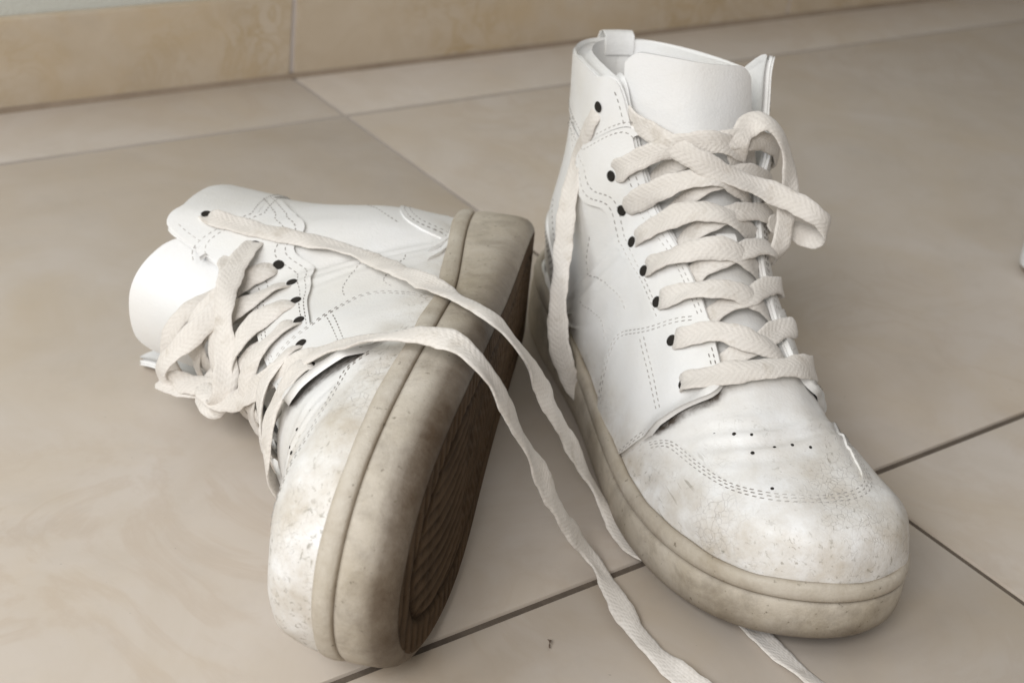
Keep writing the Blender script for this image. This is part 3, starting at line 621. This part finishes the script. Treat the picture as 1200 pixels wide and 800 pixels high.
# ======================= laces =======================
def ribbon_mesh(pts, nrm, width=.0098, th=.0014, step=.0016, seed=0, ends=True):
    p = np.asarray(pts, float); nn = np.asarray(nrm, float); d = np.r_[0, np.cumsum(np.linalg.norm(np.diff(p, axis=0), axis=1)**.7)]
    f = cspline(d, p); q = f(np.linspace(0, d[-1], 900)); L = np.r_[0, np.cumsum(np.linalg.norm(np.diff(q, axis=0), axis=1))]; n = max(8, int(L[-1]/step))
    s = np.linspace(0, L[-1], n); par = np.interp(s, L, np.linspace(0, d[-1], 900)); q = f(par)
    k = np.stack([np.interp(par, d, nn[:, c]) for c in range(3)], 1); w3 = np.ones(9)/9
    if n > 30: k = np.stack([np.convolve(np.pad(k[:, c], 4, 'edge'), w3, 'valid') for c in range(3)], 1)
    t = np.gradient(q, axis=0); t /= np.linalg.norm(t, axis=1)[:, None]; k = k-t*(k*t).sum(1)[:, None]; k /= np.linalg.norm(k, axis=1)[:, None]+1e-9; b = np.cross(t, k)
    r = np.random.default_rng(seed); ph = r.uniform(0, 6, 4)
    e0 = np.minimum(s, s[-1]-s); tw = (.22*np.sin(s*55+ph[1])+.15*np.sin(s*140+ph[0]))*np.clip(e0/.01, 0, 1); k, b = k*np.cos(tw)[:, None]+b*np.sin(tw)[:, None], b*np.cos(tw)[:, None]-k*np.sin(tw)[:, None]
    wv = width/2*(1+.07*np.sin(s*150+ph[0])+.06*np.sin(s*390+ph[1])+.03*np.sin(s*900+ph[2])); cup = .0007*np.sin(s*95+ph[2])+.0004*np.sin(s*300+ph[3])
    prof = [(-1, 0), (-.94, .62), (-.72, .92), (-.36, 1), (0, .9), (.36, 1), (.72, .92), (.94, .62), (1, 0), (.94, -.62), (.72, -.92), (.36, -1), (0, -.9), (-.36, -1), (-.72, -.92), (-.94, -.62)]
    if ends:
        e = np.minimum(s, s[-1]-s); wv = wv*(.42+.58*np.sqrt(1-(1-np.clip(e/.0065, 0, 1))**2))
    V, U = [], []
    for a, c in prof:
        V.append(q+b*(wv*a)[:, None]+k*(th/2*c+cup*(a*a-.4))[:, None]); U.append(np.stack([np.full(n, a*.5*width), s], 1))
    m = len(prof); V = np.stack(V, 1).reshape(-1, 3); U = np.stack(U, 1).reshape(-1, 2)
    F = grid_faces(n, m, True); F = [tuple(reversed(x)) for x in F]
    F += [tuple(range(m)), tuple(range((n-1)*m+m-1, (n-1)*m-1, -1))]
    return V, F, U
def lace_obj(sh, runs, wear=.1):
    """all runs of one shoe's lace in one mesh; runs are (points, normals, width) in right-foot shoe coordinates"""
    V, F, U, W = [], [], [], []; base = 0
    for i, (p, n, w) in enumerate(runs):
        v, f, u = ribbon_mesh(p, n, width=w, seed=i+11); V.append(v); U.append(u); F += [tuple(x+base for x in g_) for g_ in f]; base += len(v)
    V = np.vstack(V); U = np.vstack(U)
    return sh.put('lace', V, F, M['lace'], wear=np.full(len(V), wear), uv=U, sharp=70)
def world_run(sh, rows, width=.0098):
    a = np.array(rows); mi = np.array(sh.root.matrix_world.inverted()); R = mi[:3, :3]
    p = (a[:, :3]@R.T+mi[:3, 3])/SCALE*[sh.mir, 1, 1]; n = (a[:, 3:]@R.T)*[sh.mir, 1, 1]; return p, n, width
def surf_run(spec, width=.0098):
    u = np.array([s[0] for s in spec]); v = np.array([s[1] for s in spec]); h = np.array([s[2] for s in spec]); n = N(u, v); return S(u, v)+n*h[:, None], n, width
def crossing(a, b, over, loose, w):
    """from eyelet a, over its facing, across the throat and under the other facing towards eyelet b"""
    jr = np.random.default_rng(int(abs(a[1]*1000))+(5 if over else 0)+int(loose*1e4)); j1, j2, j3 = jr.uniform(-1, 1, 3)
    (u0, v0), (u1, v1) = a, b; sg = 1 if u0 > u1 else -1; du = abs(u0-u1); h = lift_at(u0, v0); c = .0040 if over else .0018
    f = lambda k: (u0+(u1-u0)*k, v0+(v1-v0)*k)
    sp = [(u0-sg*.004, v0+.0015, h-.0014), (*f(.04), h+.0012), (*f(.12), h+.0022+loose*.2)]
    sp += [(f(.27)[0], v0+(v1-v0)*.22+.004*j1, c+.001+loose*.6+.0006*j3), (f(.48)[0], f(.48)[1]+.006*j2, c+loose), (f(.66)[0], f(.66)[1], (.0008 if over else .0002)+loose*.5), (*f(.80), -.0026), (*f(.93), -.0034)]
    return surf_run(sp, w)
def lace_up(sh, skip=()):
    R = []
    for i in range(1, 7):
        lo = .004 if i == 1 else (.002 if i == 2 else 0)
        if ('B', i) not in skip: R.append(crossing(EY_M[i], EY_L[i+1], False, lo, .0090))
        if ('A', i) not in skip: R.append(crossing(EY_L[i], EY_M[i+1], True, lo, .0100))
    (a, va), (b, vb) = EY_L[7], EY_M[7]
    R.append(surf_run([(a+.02, va, .001), (a-.01, va, .0046), (a-.10, va-.004, .0052), (.22, va-.006, .0050), (.06, va-.006, .0046), (-.10, va-.006, .0046), (-.22, va-.004, .0050), (b+.06, vb-.002, .0050), (b+.0, vb, .0044), (b-.03, vb, .001)], .0105))
    return R
runs = lace_up(right_shoe)
runs += [world_run(right_shoe, STAND_HANG), world_run(right_shoe, STAND_CROSS), world_run(right_shoe, STAND_ARC)]
lace_obj(right_shoe, runs)
runs = lace_up(left_shoe, skip=(('A', 1),))
runs += [world_run(left_shoe, r) for r in (LIE_A, LIE_B, LIE_C, LIE_D, LIE_E)]
lace_obj(left_shoe, runs)
# small leather keeper on the tongue that the lace passes through
def keeper(sh, v0, v1):
    vv = np.linspace(v0, v1, 9); V = []; hh = [-.004, .0005, .0028, .0034, .0035, .0034, .0028, .0005, -.004]
    for sd in (0, 1):
        for v, h in zip(vv, hh):
            for uu in np.linspace(-.035, .065, 5): V.append(S(uu, v)[0]+N(uu, v)[0]*(h-.0014*sd))
    F = grid_faces(9, 5); m = 45; per = list(range(5))+[r*5+4 for r in range(1, 9)]+[40+c for c in (3, 2, 1, 0)]+[r*5 for r in range(7, 0, -1)]
    F = F+[tuple(reversed(tuple(i+m for i in f))) for f in F]+[(per[(i+1) % len(per)], per[i], per[i]+m, per[(i+1) % len(per)]+m) for i in range(len(per))]
    sh.put('lace_keeper', V, F, M['leather'], sh.tongue, wear=np.full(90, .1), sharp=50)
for sh in (right_shoe, left_shoe): keeper(sh, .560, .615)
# pull tab at the heel
def pull_tab(sh):
    V = []; prof = [(.93, .0016), (.955, .0018), (.980, .0020), (.998, .0018), (1.008, -.0012), (1.010, -.0052), (1.004, -.0084), (.992, -.0090), (.982, -.0085)]
    for k in range(2):
        for v, h in prof:
            for x in np.linspace(-1, 1, 7):
                u = 1-abs(x)*.027; u = u if x >= 0 else -u
                P = S(u, v)[0]; n = N(.97, v)[0]*[0, 1, 1]; n /= np.linalg.norm(n); V.append(P+n*(h-.0013*k))
    F = grid_faces(len(prof), 7); m = len(prof)*7; n0 = len(prof)
    F = F+[tuple(reversed(tuple(i+m for i in f))) for f in F]
    for r in range(n0-1):
        for c in (0, 6): F.append((r*7+c, (r+1)*7+c, (r+1)*7+c+m, r*7+c+m))
    sh.put('pull_tab', V, F, M['leather'], wear=np.full(len(V), .05), sharp=60)
for sh in (right_shoe, left_shoe): pull_tab(sh)


# ======================= small things on the floor =======================
def scrap(name, x, y, pts, label, cat):
    V, F, n = [], [], 7
    p = smooth_line(np.array(pts, float), 9)
    for i, (a, b, z, r) in enumerate(p):
        for k in range(n):
            t = 2*math.pi*k/n; V.append((a+r*math.cos(t)*.7, b+r*.8*math.sin(t+i*.5), z+r*.45*math.sin(t)))
    F = grid_faces(9, n, True)+[tuple(range(n))[::-1], tuple(range(8*n, 9*n))]
    o = mesh_obj(name, V, F, M['crumb'], None, True); o.location = (x, y, 0); return tag(o, label, cat)
DRY = [(-.0016, -.0012, .0012, .0004), (-.0008, -.0002, .0016, .0010), (0, .0006, .0018, .0009), (.0006, .0014, .0016, .0008), (.0004, .0024, .0014, .0004)]
scrap('dry_crumb', .2820, .2929, DRY, 'tiny curled brown scrap on the tile between the lying sneaker and the trailing lace', 'debris')
def hair(x, y):
    pts = np.array([(-.0022, .0008, .0004), (-.001, .0001, .0006), (.0006, -.0002, .0006), (.0022, .0003, .0004)]); q = smooth_line(pts, 14); V = []
    for a in q:
        for k in range(5): V.append(a+np.array([0, math.cos(k*1.2566), math.sin(k*1.2566)])*.00014)
    o = mesh_obj('hair_strand', V, grid_faces(14, 5, True), M['crumb'], None); o.location = (x, y, 0)
    tag(o, 'short dark hair on the tile left of the lying sneaker toe', 'debris')
hair(.2051, .3578)
# corner of a white plinth at the right edge
def plinth():
    o = bpy.data.objects.new('furniture_leg', None); COL.objects.link(o); o.location = (.7455, .4110, 0)
    tag(o, 'foot of a white furniture leg at the right edge of the photo', 'furniture leg')
    k = 20
    def lathe(name, prof, mat):
        V = [(r*math.cos(2*math.pi*i/k), r*math.sin(2*math.pi*i/k), z) for r, z in prof for i in range(k)]
        mesh_obj(name, V, grid_faces(len(prof), k, True)+[tuple(range((len(prof)-1)*k, len(prof)*k))], mat, o, sharp=50)
    lathe('leg', [(.0165, .004), (.0172, .008), (.0180, .06), (.0205, .40)], M['white']); lathe('foot_pad', [(.0140, .0), (.0152, .001), (.0152, .0036), (.0140, .0042)], M['grout_brown'])
plinth()
